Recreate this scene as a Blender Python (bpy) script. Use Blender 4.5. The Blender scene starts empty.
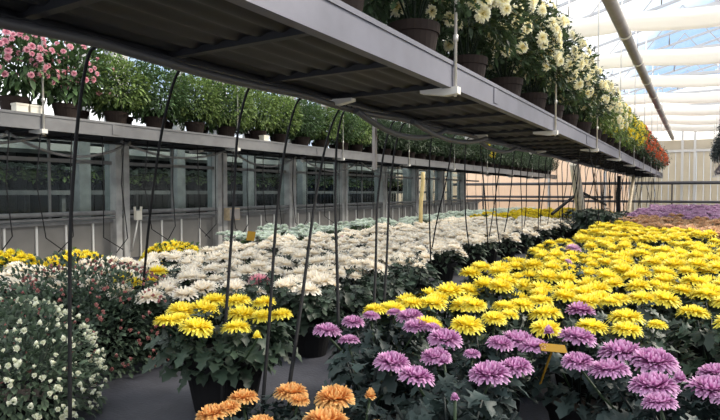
import bpy, math, random
import numpy as np
from math import pi, sin, cos, tan, atan, sqrt, radians as R
from mathutils import Vector, Matrix, Euler
C = bpy.context.scene.collection
SC = bpy.context.scene
rnd = random.Random(11)
U = rnd.uniform
EYE = 1.0
# ------------------------------------------------------------------ camera
FPX = 560.0
YAW, PIT = R(31.04), R(1.84)
cam = bpy.data.cameras.new('camera'); cam.sensor_width = 36; cam.lens = FPX/720*36
cam.clip_start = .05; cam.clip_end = 300
co = bpy.data.objects.new('camera', cam); C.objects.link(co)
co.location = (0, 0, EYE); co.rotation_euler = (pi/2-PIT, 0, YAW)
SC.camera = co
CM = Euler((pi/2-PIT, 0, YAW)).to_matrix()
CO = Vector((0, 0, EYE))
def ray(x, y): return CM @ Vector(((x-360)/FPX, (210-y)/FPX, -1))
def at_z(x, y, z):
    d = ray(x, y); return CO + d*((z-EYE)/d.z)
def at_x(x, y, X):
    d = ray(x, y); return CO + d*(X/d.x)
def at_y(x, y, Y):
    d = ray(x, y); return CO + d*(Y/d.y)
def to_px(p):
    v = CM.transposed() @ (Vector(p)-CO)
    return (360+FPX*v.x/-v.z, 210-FPX*v.y/-v.z, -v.z) if v.z < -.01 else (9999, 9999, v.z)

# ------------------------------------------------------------------ materials
def mat(name, col, rough=.6, metal=0, spec=.5, noise=0, nscale=8, dark=None, bump=0, bscale=40):
    m = bpy.data.materials.new(name); m.use_nodes = True
    nt = m.node_tree; b = nt.nodes['Principled BSDF']
    b.inputs['Base Color'].default_value = (*col, 1); b.inputs['Roughness'].default_value = rough
    b.inputs['Metallic'].default_value = metal; b.inputs['Specular IOR Level'].default_value = spec
    tc = nt.nodes.new('ShaderNodeTexCoord')
    if noise:
        n = nt.nodes.new('ShaderNodeTexNoise'); n.inputs['Scale'].default_value = nscale; n.inputs['Detail'].default_value = 5
        nt.links.new(tc.outputs['Object'], n.inputs['Vector'])
        r = nt.nodes.new('ShaderNodeValToRGB')
        dk = dark or tuple(c*(1-noise) for c in col)
        r.color_ramp.elements[0].color = (*dk, 1); r.color_ramp.elements[0].position = .35
        r.color_ramp.elements[1].color = (*col, 1); r.color_ramp.elements[1].position = .65
        nt.links.new(n.outputs['Fac'], r.inputs['Fac']); nt.links.new(r.outputs['Color'], b.inputs['Base Color'])
    if bump:
        n2 = nt.nodes.new('ShaderNodeTexNoise'); n2.inputs['Scale'].default_value = bscale
        nt.links.new(tc.outputs['Object'], n2.inputs['Vector'])
        bp = nt.nodes.new('ShaderNodeBump'); bp.inputs['Strength'].default_value = bump; bp.inputs['Distance'].default_value = .01
        nt.links.new(n2.outputs['Fac'], bp.inputs['Height']); nt.links.new(bp.outputs['Normal'], b.inputs['Normal'])
    return m
def translucent(m, f, tint=None):
    nt = m.node_tree; b = nt.nodes['Principled BSDF']; out = nt.nodes['Material Output']
    t = nt.nodes.new('ShaderNodeBsdfTranslucent'); mx = nt.nodes.new('ShaderNodeMixShader'); mx.inputs[0].default_value = f
    ln = b.inputs['Base Color'].links
    if tint: t.inputs['Color'].default_value = (*tint, 1)
    elif ln: nt.links.new(ln[0].from_socket, t.inputs['Color'])
    else: t.inputs['Color'].default_value = b.inputs['Base Color'].default_value
    nt.links.new(b.outputs[0], mx.inputs[1]); nt.links.new(t.outputs[0], mx.inputs[2]); nt.links.new(mx.outputs[0], out.inputs['Surface'])
    return m
def attr_mat(name, stops, vary=.25, rough=.55, tr=.3, spec=.3):
    """colour runs along the petal / leaf (attribute red) and varies from one to the next (green)"""
    m = bpy.data.materials.new(name); m.use_nodes = True
    nt = m.node_tree; b = nt.nodes['Principled BSDF']
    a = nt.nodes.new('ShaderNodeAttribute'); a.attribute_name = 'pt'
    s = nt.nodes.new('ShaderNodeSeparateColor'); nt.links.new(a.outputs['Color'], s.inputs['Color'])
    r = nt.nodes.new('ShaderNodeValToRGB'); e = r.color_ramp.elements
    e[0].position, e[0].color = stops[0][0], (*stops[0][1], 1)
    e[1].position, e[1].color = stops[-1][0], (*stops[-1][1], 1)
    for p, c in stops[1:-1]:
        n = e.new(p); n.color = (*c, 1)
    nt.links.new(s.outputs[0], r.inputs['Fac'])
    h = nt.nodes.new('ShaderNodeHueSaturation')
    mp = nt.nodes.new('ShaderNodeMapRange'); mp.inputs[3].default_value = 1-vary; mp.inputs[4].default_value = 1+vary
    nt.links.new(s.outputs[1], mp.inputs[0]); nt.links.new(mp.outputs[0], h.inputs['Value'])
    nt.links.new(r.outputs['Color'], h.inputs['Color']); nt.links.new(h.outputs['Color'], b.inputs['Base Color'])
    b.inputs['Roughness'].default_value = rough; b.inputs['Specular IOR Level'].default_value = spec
    if tr: translucent(m, tr)
    return m
def glass_mat(name, tint, refl):
    m = bpy.data.materials.new(name); m.use_nodes = True; nt = m.node_tree
    nt.nodes.remove(nt.nodes['Principled BSDF'])
    t = nt.nodes.new('ShaderNodeBsdfTransparent'); t.inputs[0].default_value = (*tint, 1)
    g = nt.nodes.new('ShaderNodeBsdfGlossy'); g.inputs['Roughness'].default_value = .08
    mx = nt.nodes.new('ShaderNodeMixShader'); mx.inputs[0].default_value = refl
    nt.links.new(t.outputs[0], mx.inputs[1]); nt.links.new(g.outputs[0], mx.inputs[2])
    nt.links.new(mx.outputs[0], nt.nodes['Material Output'].inputs['Surface'])
    return m
M = {}
M['floor'] = mat('ground_cloth', (.050, .052, .068), .7, noise=.3, nscale=6, bump=.3, bscale=60)
M['alu_far'] = mat('dull_aluminium', (.16, .16, .165), .55, .3, noise=.22, nscale=5)
M['alu'] = mat('aluminium', (.125, .125, .155), .55, .25, noise=.18, nscale=5)
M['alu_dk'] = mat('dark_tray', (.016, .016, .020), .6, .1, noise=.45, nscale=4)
M['alu_lt'] = mat('pale_metal', (.62, .60, .56), .45, .3)
M['steel'] = mat('grey_steel', (.22, .215, .21), .6, .2, noise=.3, nscale=7)
M['post'] = mat('post_metal', (.46, .45, .43), .6, .2, noise=.35, nscale=5)
M['white'] = mat('white_paint', (.75, .73, .69), .5)
M['panel'] = mat('wall_panel', (.22, .208, .19), .7, noise=.2, nscale=3)
M['black'] = mat('black_rubber', (.010, .010, .011), .75, spec=.15)
M['dkpipe'] = mat('dark_pipe', (.06, .06, .065), .5)
M['pot_br'] = mat('brown_plastic_pot', (.030, .021, .018), .8, spec=.15, noise=.2, nscale=9)
M['pot_bk'] = mat('black_plastic_pot', (.009, .009, .010), .85, spec=.1)
M['soil'] = mat('potting_soil', (.03, .02, .015), .9)
M['endwall'] = translucent(mat('end_panel', (.74, .64, .54), .7, noise=.15, nscale=2), .45, (.95, .80, .66))
M['endwall2'] = translucent(mat('end_panel_grey', (.60, .56, .47), .7, noise=.15, nscale=2), .3, (.85, .77, .62))
M['curtain'] = translucent(mat('shade_cloth', (.95, .94, .90), .8), .5, (1, .96, .9))
M['pvc'] = mat('grey_pipe', (.30, .27, .25), .5, noise=.2, nscale=4)
M['wood'] = mat('tan_wood', (.55, .43, .27), .6, noise=.3, nscale=14)
M['tag_y'] = mat('yellow_card', (.26, .15, .02), .8, spec=.1)
M['stake'] = mat('stake_wood', (.62, .47, .20), .6, noise=.2)
M['palewood'] = mat('pale_wood', (.82, .74, .60), .6, noise=.2)
M['cream'] = mat('cream_plastic', (.7, .66, .56), .6)
M['roofglass'] = glass_mat('roof_glass', (.93, .95, .97), .06)
M['wallglass'] = glass_mat('wall_glass', (.70, .76, .75), .010)
M['bar'] = mat('roof_bar', (.50, .50, .52), .5, .3)
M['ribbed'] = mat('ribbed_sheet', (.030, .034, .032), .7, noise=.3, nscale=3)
Y1, Y2 = (.88, .71, .025), (.94, .86, .17)
PET = {
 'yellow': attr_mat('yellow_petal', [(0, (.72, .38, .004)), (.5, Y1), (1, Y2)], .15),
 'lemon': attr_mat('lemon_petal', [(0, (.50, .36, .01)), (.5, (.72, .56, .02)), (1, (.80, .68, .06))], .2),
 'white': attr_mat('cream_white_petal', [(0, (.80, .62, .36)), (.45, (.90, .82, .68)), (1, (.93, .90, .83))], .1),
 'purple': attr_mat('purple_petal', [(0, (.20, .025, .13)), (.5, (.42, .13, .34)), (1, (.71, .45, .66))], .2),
 'orange': attr_mat('orange_petal', [(0, (.60, .13, .03)), (.45, (.64, .25, .06)), (1, (.78, .52, .21))], .18),
 'bronze': attr_mat('bronze_petal', [(0, (.36, .14, .06)), (.5, (.64, .38, .20)), (1, (.74, .52, .34))], .25),
 'mint': attr_mat('mint_white_petal', [(0, (.30, .42, .24)), (.5, (.58, .66, .56)), (1, (.74, .80, .76))], .15),
 'pink': attr_mat('pink_petal', [(0, (.50, .12, .20)), (.5, (.75, .30, .38)), (1, (.85, .55, .58))], .2),
 'mauve': attr_mat('mauve_petal', [(0, (.38, .20, .36)), (.5, (.60, .36, .56)), (1, (.74, .54, .70))], .25),
 'cream': attr_mat('cream_petal', [(0, (.82, .62, .12)), (.45, (.90, .84, .52)), (1, (.93, .91, .76))], .1),
 'red': attr_mat('red_petal', [(0, (.5, .05, .02)), (.5, (.75, .12, .04)), (1, (.85, .28, .12))], .2),
 'bud': attr_mat('white_bud_petal', [(0, (.55, .58, .30)), (.5, (.74, .76, .60)), (1, (.82, .83, .72))], .1),
 'rose': attr_mat('rose_bud_petal', [(0, (.25, .06, .06)), (.5, (.42, .14, .14)), (1, (.60, .34, .30))], .3),
}
LEAF = {
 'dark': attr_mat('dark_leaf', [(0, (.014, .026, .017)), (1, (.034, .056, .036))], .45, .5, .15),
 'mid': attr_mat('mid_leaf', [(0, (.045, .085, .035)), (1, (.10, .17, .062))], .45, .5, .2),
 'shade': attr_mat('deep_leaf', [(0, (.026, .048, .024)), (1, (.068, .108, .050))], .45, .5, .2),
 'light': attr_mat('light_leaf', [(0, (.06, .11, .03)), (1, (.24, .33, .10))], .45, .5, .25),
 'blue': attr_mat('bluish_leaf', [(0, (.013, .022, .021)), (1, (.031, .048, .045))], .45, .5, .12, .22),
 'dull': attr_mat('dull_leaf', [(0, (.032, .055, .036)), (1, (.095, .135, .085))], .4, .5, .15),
}
# ------------------------------------------------------------------ mesh builder
class MB:
    def __init__(s): s.v = []; s.f = []; s.c = []; s.m = []; s.smooth = []
    def vert(s, p, c=(0, 0)): s.v.append(tuple(p)); s.c.append(c); return len(s.v)-1
    def face(s, ids, mi=0, sm=False): s.f.append(tuple(ids)); s.m.append(mi); s.smooth.append(sm)
    def box(s, x0, x1, y0, y1, z0, z1, mi=0):
        b = len(s.v)
        for x, y, z in ((x0,y0,z0),(x1,y0,z0),(x1,y1,z0),(x0,y1,z0),(x0,y0,z1),(x1,y0,z1),(x1,y1,z1),(x0,y1,z1)): s.vert((x, y, z))
        for q in ((0,3,2,1),(4,5,6,7),(0,1,5,4),(1,2,6,5),(2,3,7,6),(3,0,4,7)): s.face([b+i for i in q], mi)
    def tube(s, pts, r, n=6, mi=0, cap=True):
        pts = [Vector(p) for p in pts]; rings = []; up = None
        for i, p in enumerate(pts):
            t = (pts[min(i+1, len(pts)-1)]-pts[max(i-1, 0)]).normalized()
            if up is None: up = Vector((0, 0, 1)) if abs(t.z) < .9 else Vector((1, 0, 0))
            a = t.cross(up)
            if a.length < 1e-4: a = t.cross(Vector((1, .3, 0)))
            a.normalize(); b = a.cross(t).normalized(); up = b
            rr = r[i] if isinstance(r, (list, tuple)) else r
            rings.append([s.vert(p+a*rr*cos(2*pi*k/n)+b*rr*sin(2*pi*k/n)) for k in range(n)])
        for i in range(len(rings)-1):
            for k in range(n): s.face((rings[i][k], rings[i][(k+1) % n], rings[i+1][(k+1) % n], rings[i+1][k]), mi, True)
        if cap: s.face(rings[0][::-1], mi); s.face(rings[-1], mi)
    def bar(s, p, q, w, h, mi=0):
        p, q = Vector(p), Vector(q); t = (q-p).normalized()
        up = Vector((0, 0, 1)) if abs(t.z) < .95 else Vector((0, 1, 0))
        a = t.cross(up).normalized()*w/2; b = a.cross(t).normalized()*h/2; ids = []
        for c in (p, q):
            for (i, j) in ((-1, -1), (1, -1), (1, 1), (-1, 1)): ids.append(s.vert(c+a*i+b*j))
        for q4 in ((3,2,1,0),(4,5,6,7),(0,1,5,4),(1,2,6,5),(2,3,7,6),(3,0,4,7)): s.face([ids[i] for i in q4], mi)
    def lathe(s, prof, n=20, mi=0, c=(0, 0, 0)):
        rings = [[s.vert((c[0]+r*cos(2*pi*k/n), c[1]+r*sin(2*pi*k/n), c[2]+z)) for k in range(n)] for r, z in prof]
        for i in range(len(rings)-1):
            for k in range(n): s.face((rings[i][k], rings[i][(k+1) % n], rings[i+1][(k+1) % n], rings[i+1][k]), mi, False)
        return rings
    def add(s, o, mtx, mi=None):
        b = len(s.v)
        for p, c in zip(o.v, o.c): s.vert(mtx @ Vector(p), c)
        for f, m_, sm in zip(o.f, o.m, o.smooth): s.face([b+i for i in f], m_ if mi is None else mi, sm)
    def mesh(s, name, mats):
        me = bpy.data.meshes.new(name); me.from_pydata(s.v, [], s.f)
        for m in (mats if isinstance(mats, (list, tuple)) else [mats]): me.materials.append(m)
        me.polygons.foreach_set('material_index', s.m); me.polygons.foreach_set('use_smooth', s.smooth)
        at = me.attributes.new('pt', 'FLOAT_COLOR', 'POINT')
        buf = []
        for c in s.c: buf += [c[0], c[1], 0, 1]
        at.data.foreach_set('color', buf); me.update(); return me
    def obj(s, name, mats, parent=None): return link(name, s.mesh(name, mats), parent)
def link(name, me, parent=None, loc=None, rot=None, sc=None):
    o = bpy.data.objects.new(name, me); C.objects.link(o)
    if parent is not None: o.parent = parent
    if loc is not None: o.location = loc
    if rot is not None: o.rotation_euler = rot
    if sc is not None: o.scale = (sc, sc, sc) if not isinstance(sc, tuple) else sc
    return o
def tag(o, label, cat, group=None, kind=None):
    if label: o['label'] = label
    if cat: o['category'] = cat
    if group: o['group'] = group
    if kind: o['kind'] = kind
    return o
def thing(name, label, cat, loc, group=None, rz=0):
    o = link(name, None, None, loc, (0, 0, rz)); return tag(o, label, cat, group)
def struct(name, mb, m):
    o = mb.obj(name, m); o['kind'] = 'structure'; return o
ORD = 'nearest,second,third,fourth,fifth,sixth,seventh,eighth,ninth,tenth,eleventh,twelfth,thirteenth,fourteenth,fifteenth,sixteenth,seventeenth,eighteenth,nineteenth,twentieth'.split(',')
ORD += ['twenty-'+w for w in 'first,second,third,fourth,fifth,sixth,seventh,eighth,ninth'.split(',')] + ['thirtieth'] + ['thirty-'+w for w in 'first,second,third,fourth,fifth,sixth,seventh,eighth,ninth'.split(',')] + ['fortieth'] + ['forty-'+w for w in 'first,second,third,fourth,fifth,sixth,seventh,eighth,ninth'.split(',')]
def nth(i, first='first'): return first if i == 0 else ORD[i]
# ------------------------------------------------------------------ flower heads (unit diameter 1, base at the origin)
def bloom_mb(seed, n=120, H=.42, thmax=112, droop=.16, incurve=.22, wid=.055, steps=4, spiky=.12):
    r_ = random.Random(seed); mb = MB()
    for i in range(n):
        t = (i+.5)/n; ph = i*2.39996+r_.uniform(-.15, .15)
        th = R(thmax)*t**.54 + r_.uniform(-.06, .06)
        ur = Vector((cos(ph), sin(ph), 0)); side = Vector((-sin(ph), cos(ph), 0))
        Rr = .5*(1+r_.uniform(-spiky, spiky*.6)); Hh = H*(1+r_.uniform(-.08, .08))
        ex = sin(th)*Rr; ez = cos(th)*(Hh if th < pi/2 else Hh*.55) + .06
        tipd = ur*ex+Vector((0, 0, ez)); b0 = tipd*.10+Vector((0, 0, .03))
        inc = incurve*(1-t)**.5; dr = droop*max(0, t-.45)/.55
        g = r_.random(); w = wid*(.75+.5*t)*r_.uniform(.85, 1.15); prev = None
        for k in range(steps):
            s_ = k/(steps-1)
            p = b0.lerp(tipd, s_)
            p += Vector((0, 0, 1))*(.10*sin(pi*s_)*t - dr*s_*s_*.55) + ur*(.07*sin(pi*s_)*(1-t)) - ur*inc*.35*s_**3*ex
            if th > .9: p += Vector((0, 0, 1))*(.05*s_**3)*(1 if r_.random() < .3 else 0)
            ww = w*(.45, .95, 1.0, .42)[int(s_*3+.001)]
            nrm = (tipd-b0).cross(side).normalized()
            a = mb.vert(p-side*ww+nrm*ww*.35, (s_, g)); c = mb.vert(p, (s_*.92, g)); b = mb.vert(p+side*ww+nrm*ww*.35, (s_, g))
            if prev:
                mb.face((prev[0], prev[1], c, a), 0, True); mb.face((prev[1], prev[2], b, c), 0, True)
            prev = (a, c, b)
    return mb
def pom_mb(seed, n=34, H=.45, wid=.10):        # small button flower
    return bloom_mb(seed, n, H, 108, .1, .3, wid, 3, .08)
BL = [bloom_mb(100+i, n=190, H=.33, thmax=104, droop=.10, incurve=.40, wid=.040, spiky=.07) for i in range(4)]
BLB = [bloom_mb(130+i, n=150, H=.34, thmax=104, droop=.20, incurve=.12, wid=.044, spiky=.10) for i in range(3)]   # flatter, more open
BLM = [bloom_mb(160+i, n=95, H=.38, thmax=106, droop=.12, incurve=.3, wid=.065, steps=3, spiky=.07) for i in range(3)]
BLF = [bloom_mb(180+i, n=36, H=.34, thmax=104, droop=.12, wid=.13, steps=3, spiky=.08) for i in range(3)]
POM = [pom_mb(200+i) for i in range(3)]
DAISY = [bloom_mb(220+i, n=46, H=.22, thmax=98, droop=.35, incurve=.05, wid=.07, steps=4, spiky=.15) for i in range(3)]
def calyx(mb, z=.0):
    mb.lathe([(.02, -.16), (.10, -.02), (.16, .06), (.05, .10)], 8, 1)
_bm = {}
def bloom_mesh(style, colour):
    k = (style, colour)
    if k not in _bm:
        src = {'big': BL, 'flat': BLB, 'mid': BLM, 'pom': POM, 'daisy': DAISY}[style]; out = []
        for s_ in src:
            q = MB(); q.add(s_, Matrix.Identity(4)); calyx(q); out.append(q.mesh('bloom', [PET[colour], LEAF['mid']]))
        _bm[k] = out
    return _bm[k]
BUDM = bloom_mb(7, n=30, H=.85, thmax=95, droop=0, incurve=.9, wid=.12, steps=4, spiky=.03)
def bud_mesh(colour):
    k = ('budm', colour)
    if k not in _bm:
        q = bloom_mb(7, n=40, H=.85, thmax=95, droop=0, incurve=.9, wid=.11, steps=4, spiky=.03); calyx(q); _bm[k] = [q.mesh('bud', [PET[colour], LEAF['mid']])]
    return _bm[k]
# ------------------------------------------------------------------ leaves
HALF = [(0, .02), (.16, .07), (.24, .25), (.30, .27), (.36, .13), (.48, .15), (.55, .36), (.63, .36), (.68, .17), (.79, .19), (.86, .22), (.91, .12), (1, .0)]
def leaf(mb, base, out, ln, r_, lobed=True, droop=.35, mi=0):
    out = Vector(out).normalized(); up = Vector((0, 0, 1))
    side = out.cross(up)
    if side.length < .05: side = Vector((1, 0, 0))
    side.normalize()
    tw = r_.uniform(-.6, .6); nrm = side.cross(out).normalized()
    side = (side*cos(tw)+nrm*sin(tw)).normalized(); nrm = side.cross(out).normalized()
    g = r_.random(); prof = HALF if lobed else [(0, .03), (.35, .24), (.7, .2), (1, 0)]
    base = Vector(base); prev = None
    for x, w in prof:
        p = base+out*x*ln*(1-.15*droop*x)-up*droop*ln*x*x
        wv = .06*r_.uniform(-1, 1)*ln*w*2
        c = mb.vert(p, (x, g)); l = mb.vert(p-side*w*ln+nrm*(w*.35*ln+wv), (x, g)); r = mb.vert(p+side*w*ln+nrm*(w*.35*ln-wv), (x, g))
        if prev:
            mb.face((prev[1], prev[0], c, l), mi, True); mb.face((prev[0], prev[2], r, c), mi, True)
        prev = (c, l, r)
def rand_dir(r_, zlo=-1, zhi=1):
    z = r_.uniform(zlo, zhi); a = r_.uniform(0, 2*pi); q = sqrt(max(0, 1-z*z)); return Vector((q*cos(a), q*sin(a), z))
def clump_mb(seed, n, rad, z0, z1, ln, lobed=True, spread=1.0, stems=7):
    """leafy clump of a potted chrysanthemum: stems from the pot, leaves on and between them"""
    r_ = random.Random(seed); mb = MB()
    for k in range(stems):
        a = 2*pi*k/stems+r_.uniform(-.3, .3); rr = rad*r_.uniform(.3, .85)
        mb.tube([(cos(a)*.03, sin(a)*.03, z0-.03), (cos(a)*rr*.6, sin(a)*rr*.6, z0*.45+z1*.55), (cos(a)*rr, sin(a)*rr, z1)], .005, 5)
    for i in range(n):
        f = r_.random()**.75; a = r_.uniform(0, 2*pi); z = z0+(z1-z0)*f
        rmax = rad*(.45+.75*sin(pi*min(1, .18+f*.75)))*spread
        q = sqrt(r_.uniform(.15, 1))*rmax
        d = Vector((cos(a), sin(a), r_.uniform(-.35, .6)))
        leaf(mb, (cos(a)*q*.7, sin(a)*q*.7, z), d, ln*r_.uniform(.7, 1.25), r_, lobed, r_.uniform(.2, .7))
    return mb
def ball_mb(seed, n, rx, rz, ln, core=.55, zlo=-.75, lobed=False):
    """rounded leafy bush centred on the origin"""
    r_ = random.Random(seed); mb = MB(); lump = [(rand_dir(r_, -.4), r_.uniform(.05, .2)) for _ in range(9)]
    for i in range(n):
        d = rand_dir(r_, zlo); k = 1+sum(a*max(0, d.dot(u))**6 for u, a in lump)-.06
        q = (core+(1-core)*r_.random()**.6)*k
        p = Vector((d.x*rx*q, d.y*rx*q, d.z*rz*q))
        o = d+rand_dir(r_)*.7; o.z += .2
        leaf(mb, p, o, ln*r_.uniform(.7, 1.3), r_, lobed, r_.uniform(0, .5))
    for k in range(10):
        a = 2*pi*k/10; d = Vector((cos(a)*.7, sin(a)*.7, .6))
        mb.tube([(0, 0, -rz*.95), (d.x*rx*.5, d.y*rx*.5, 0), (d.x*rx*.9, d.y*rx*.9, d.z*rz*.9)], .006, 5)
    return mb
CL = [clump_mb(300+i, 130, .20, .19, .41, .085) for i in range(5)]
CLW = [clump_mb(320+i, 120, .22, .09, .36, .085) for i in range(4)]
CLF = [clump_mb(340+i, 70, .20, .14, .38, .10, lobed=False, stems=4) for i in range(3)]
_fm = {}
def fol_mesh(key, src, m):
    k = (key, m)
    if k not in _fm: _fm[k] = [s.mesh('foliage', LEAF[m]) for s in src]
    return _fm[k]
_pm = {}
def pot_mesh(r, h, mk):
    k = (r, h, mk)
    if k not in _pm:
        q = MB(); t = .006
        rg = q.lathe([(r*.70, 0), (r*.94, h*.80), (r*1.0, h*.80), (r*1.02, h), (r*1.02-t, h), (r*.90, h*.80), (r*.88, h*.86)], 24)
        q.face(rg[0][::-1]); q.face(rg[-1], 1)
        _pm[k] = q.mesh('pot', [M[mk], M['soil']])
    return _pm[k]
# ------------------------------------------------------------------ the setting
XW = -7.4                                  # left post wall
q = MB(); q.box(-18, 12, -4, 32, -.1, 0); struct('floor', q, M['floor'])
# left wall: solid apron below, glass above
YE = 21.3
q = MB(); q.box(XW-.06, XW, -1, YE, 0, .56)
for k in range(56):
    y = -.75+.4*k
    if y < YE-.1: pass
struct('wall_left', q, M['panel'])
q = MB()
for k in range(56):
    y = -.72+.4*k
    if y < YE: q.box(XW, XW+.02, y-.012, y+.012, 0, .55)
struct('trim_1', q, M['white'])
q = MB(); q.box(XW-.03, XW+.06, -1, YE, .555, .60); q.tube([(XW+.1, -1, .70), (XW+.1, YE, .70)], .032, 8); q.tube([(XW+.1, -1, .63), (XW+.1, YE, .63)], .022, 8)
struct('trim_2', q, M['steel'])
q = MB(); q.box(XW-.12, XW+.12, -1, YE, 1.72, 1.90); q.box(XW-.05, XW+.05, -1, YE, 1.40, 1.45); q.box(XW-.12, XW+.12, -1, YE, 3.80, 3.95)
struct('trim_3', q, M['steel'])
posts = [5.28+2.03*k for k in range(-3, 8)]
for i, y in enumerate(posts):
    q = MB(); q.box(XW-.10, XW+.10, y-.02, y+.02, 0, 3.8)
    q.box(XW-.12, XW+.14, y-.115, y-.02, 0, 3.8); q.box(XW-.12, XW+.14, y+.02, y+.115, 0, 3.8)
    struct('pillar_%d' % (i+1), q, M['post'])
for i in range(len(posts)-1):
    q = MB(); a, b = posts[i]+.115, posts[i+1]-.115
    q.box(XW-.006, XW+.002, a, b, .60, 1.40)
    q.box(XW-.006, XW+.002, a, b, 1.45, 1.72)
    q.box(XW-.006, XW+.002, a, b, 1.90, 3.75, 2)
    q.bar((XW, (a+b)/2, .6), (XW, (a+b)/2, 1.72), .03, .03, 1)
    o = q.obj('window_%d' % (i+1), [M['wallglass'], M['steel'], M['roofglass']]); o['kind'] = 'structure'
# neighbouring bay behind the glass
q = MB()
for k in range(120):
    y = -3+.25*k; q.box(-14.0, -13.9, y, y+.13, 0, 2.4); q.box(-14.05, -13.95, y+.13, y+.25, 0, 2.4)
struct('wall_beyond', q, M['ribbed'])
q = MB(); q.box(-14.2, XW-.2, -3, 26, 3.9, 3.91); struct('ceiling_beyond', q, M['roofglass'])
q = MB(); q.box(-14.2, -11.0, -3, 26, 2.03, 2.04); struct('added_light_blocker', q, M['alu_far'])  # sheet added only to keep roof light out of the lower bay
q = MB(); q.box(-10.3, -9.3, -1, 24, 1.70, 1.82); tag(q.obj('hanging_tray', M['alu_lt']), 'grey hanging tray in the next bay behind the glass wall', 'shelf')
# second row of posts
for i in range(10):
    y = 3.35+2.03*i+.25; q = MB(); q.box(-8.9, -8.72, y-.1, y+.1, 0, 3.6); struct('column_%d' % (i+1), q, M['post'])
# end wall
YF = 30.0
q = MB()
for k in range(64):
    x = -16+k*.28
    if x < -3.0: q.box(x, x+.27, YF, YF+.03, 0, 2.85)
struct('wall_end', q, M['endwall'])
q = MB()
for k in range(64):
    x = -16+k*.28
    if x >= -3.0 and x < 9: q.box(x, x+.27, YF, YF+.03, 0, 2.85)
struct('wall_far', q, M['endwall2'])
q = MB()
for x in (-6.6, -3.9, -.62, -.12, 1.25, 2.9): q.box(x-.05, x+.05, YF-.08, YF, 0, 4.1)
q.box(-16, 9, YF-.06, YF+.06, 2.85, 2.95)
struct('trim_4', q, M['white'])
q = MB(); q.box(-16, 9, YF-.05, YF+.05, 2.97, 3.4); struct('trim_8', q, M['endwall2'])
q = MB(); q.tube([(-12, YF-.35, 1.42), (9, YF-.35, 1.42)], .075, 8); q.tube([(-12, YF-.35, .55), (9, YF-.35, .55)], .06, 8); q.tube([(-12, YF-.35, .75), (-3.5, YF-.35, .75)], .06, 8)
for x in (-10, -7, -4, -1, 2, 5): q.box(x-.03, x+.03, YF-.36, YF-.30, 0, 1.42)
struct('trim_5', q, M['dkpipe'])
# glass roof: eaves at the post walls, ridge above the centre
XR, ZE, ZR, X2 = 1.0, 3.95, 6.2, 9.4
def roof_z(x): return ZE+(ZR-ZE)*(x-XW)/(XR-XW) if x < XR else ZR-(ZR-ZE)*(x-XR)/(X2-XR)
q = MB()
for y0 in range(-3, 30, 3):
    for (xa, xb) in ((XW, XR), (XR, X2)):
        ids = [q.vert((xa, y0, roof_z(xa)+.05)), q.vert((xb, y0, roof_z(xb)+.05)), q.vert((xb, y0+3, roof_z(xb)+.05)), q.vert((xa, y0+3, roof_z(xa)+.05))]
        q.face(ids)
struct('ceiling', q, M['roofglass'])
q = MB()
y = -3.0
while y < 30.1:
    q.bar((XW, y, roof_z(XW)), (XR, y, roof_z(XR)), .045, .07); q.bar((XR, y, roof_z(XR)), (X2, y, roof_z(X2)), .045, .07); y += 1.48
for x in (XW, -3.2, XR, 5.2, X2): q.bar((x, -3, roof_z(x)-.05), (x, 30, roof_z(x)-.05), .06, .09)
struct('trim_6', q, M['bar'])
q = MB()
x = XW
ids = [q.vert((XW, YF, 2.95)), q.vert((X2, YF, 2.95)), q.vert((X2, YF, ZE)), q.vert((XR, YF, ZR)), q.vert((XW, YF, ZE))]
q.face(ids); struct('window_20', q, M['curtain'])
BANDY = [4.55+2.95*k for k in range(9)]
q = MB()
for y in BANDY:
    y += .32; q.bar((XW, y, 4.0), (X2, y, 4.0), .05, .07)
    xs = [XW+k*(X2-XW)/12 for k in range(13)]
    for k in range(12):
        za = roof_z(xs[k]); zb = roof_z(xs[k+1])
        if k % 2: q.bar((xs[k], y, za-.05), (xs[k+1], y, 4.0), .025, .025)
        else: q.bar((xs[k], y, 4.0), (xs[k+1], y, zb-.05), .025, .025)
struct('trim_7', q, M['bar'])
# folded shade curtains hung across the house at every truss
for i, y in enumerate(BANDY):
    t = thing('shade_curtain', 'white folded shade curtain across the roof, %s to the camera' % nth(i, 'nearest'), 'curtain', (0, y, 3.66), 'folded white shade curtains under the roof')
    q = MB(); rb = random.Random(50+i); nx = 56; prof = 14; rings = []
    for a in range(nx+1):
        x = XW+.2+(X2-XW-.4)*a/nx; sag = -.05*abs(sin(pi*(a/nx)*8)); tl = -.055*(x+.7); ring = []
        for k in range(prof):
            an = 2*pi*k/prof; rr = 1+.16*sin(an*4+i)+rb.uniform(-.05, .05)
            ring.append(q.vert((x, .14*cos(an)*rr, .18+tl+sag+.155*sin(an)*rr)))
        rings.append(ring)
    for a in range(nx):
        for k in range(prof): q.face((rings[a][k], rings[a][(k+1) % prof], rings[a+1][(k+1) % prof], rings[a+1][k]), 0, True)
    q.obj('cloth', M['curtain'], t)
    for x in (-6, -4, -2, -.55, 1.2, 3, 5.2, 7.4):
        q = MB(); tl = -.055*(x+.7); q.tube([(x, 0, .42+tl), (x, .05, .55+tl), (x, 0, .45-.0)], .012, 5); q.tube([(x, 0, .40+tl), (x, 0, .62)], .008, 5); q.obj('hook', M['steel'], t)
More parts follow.
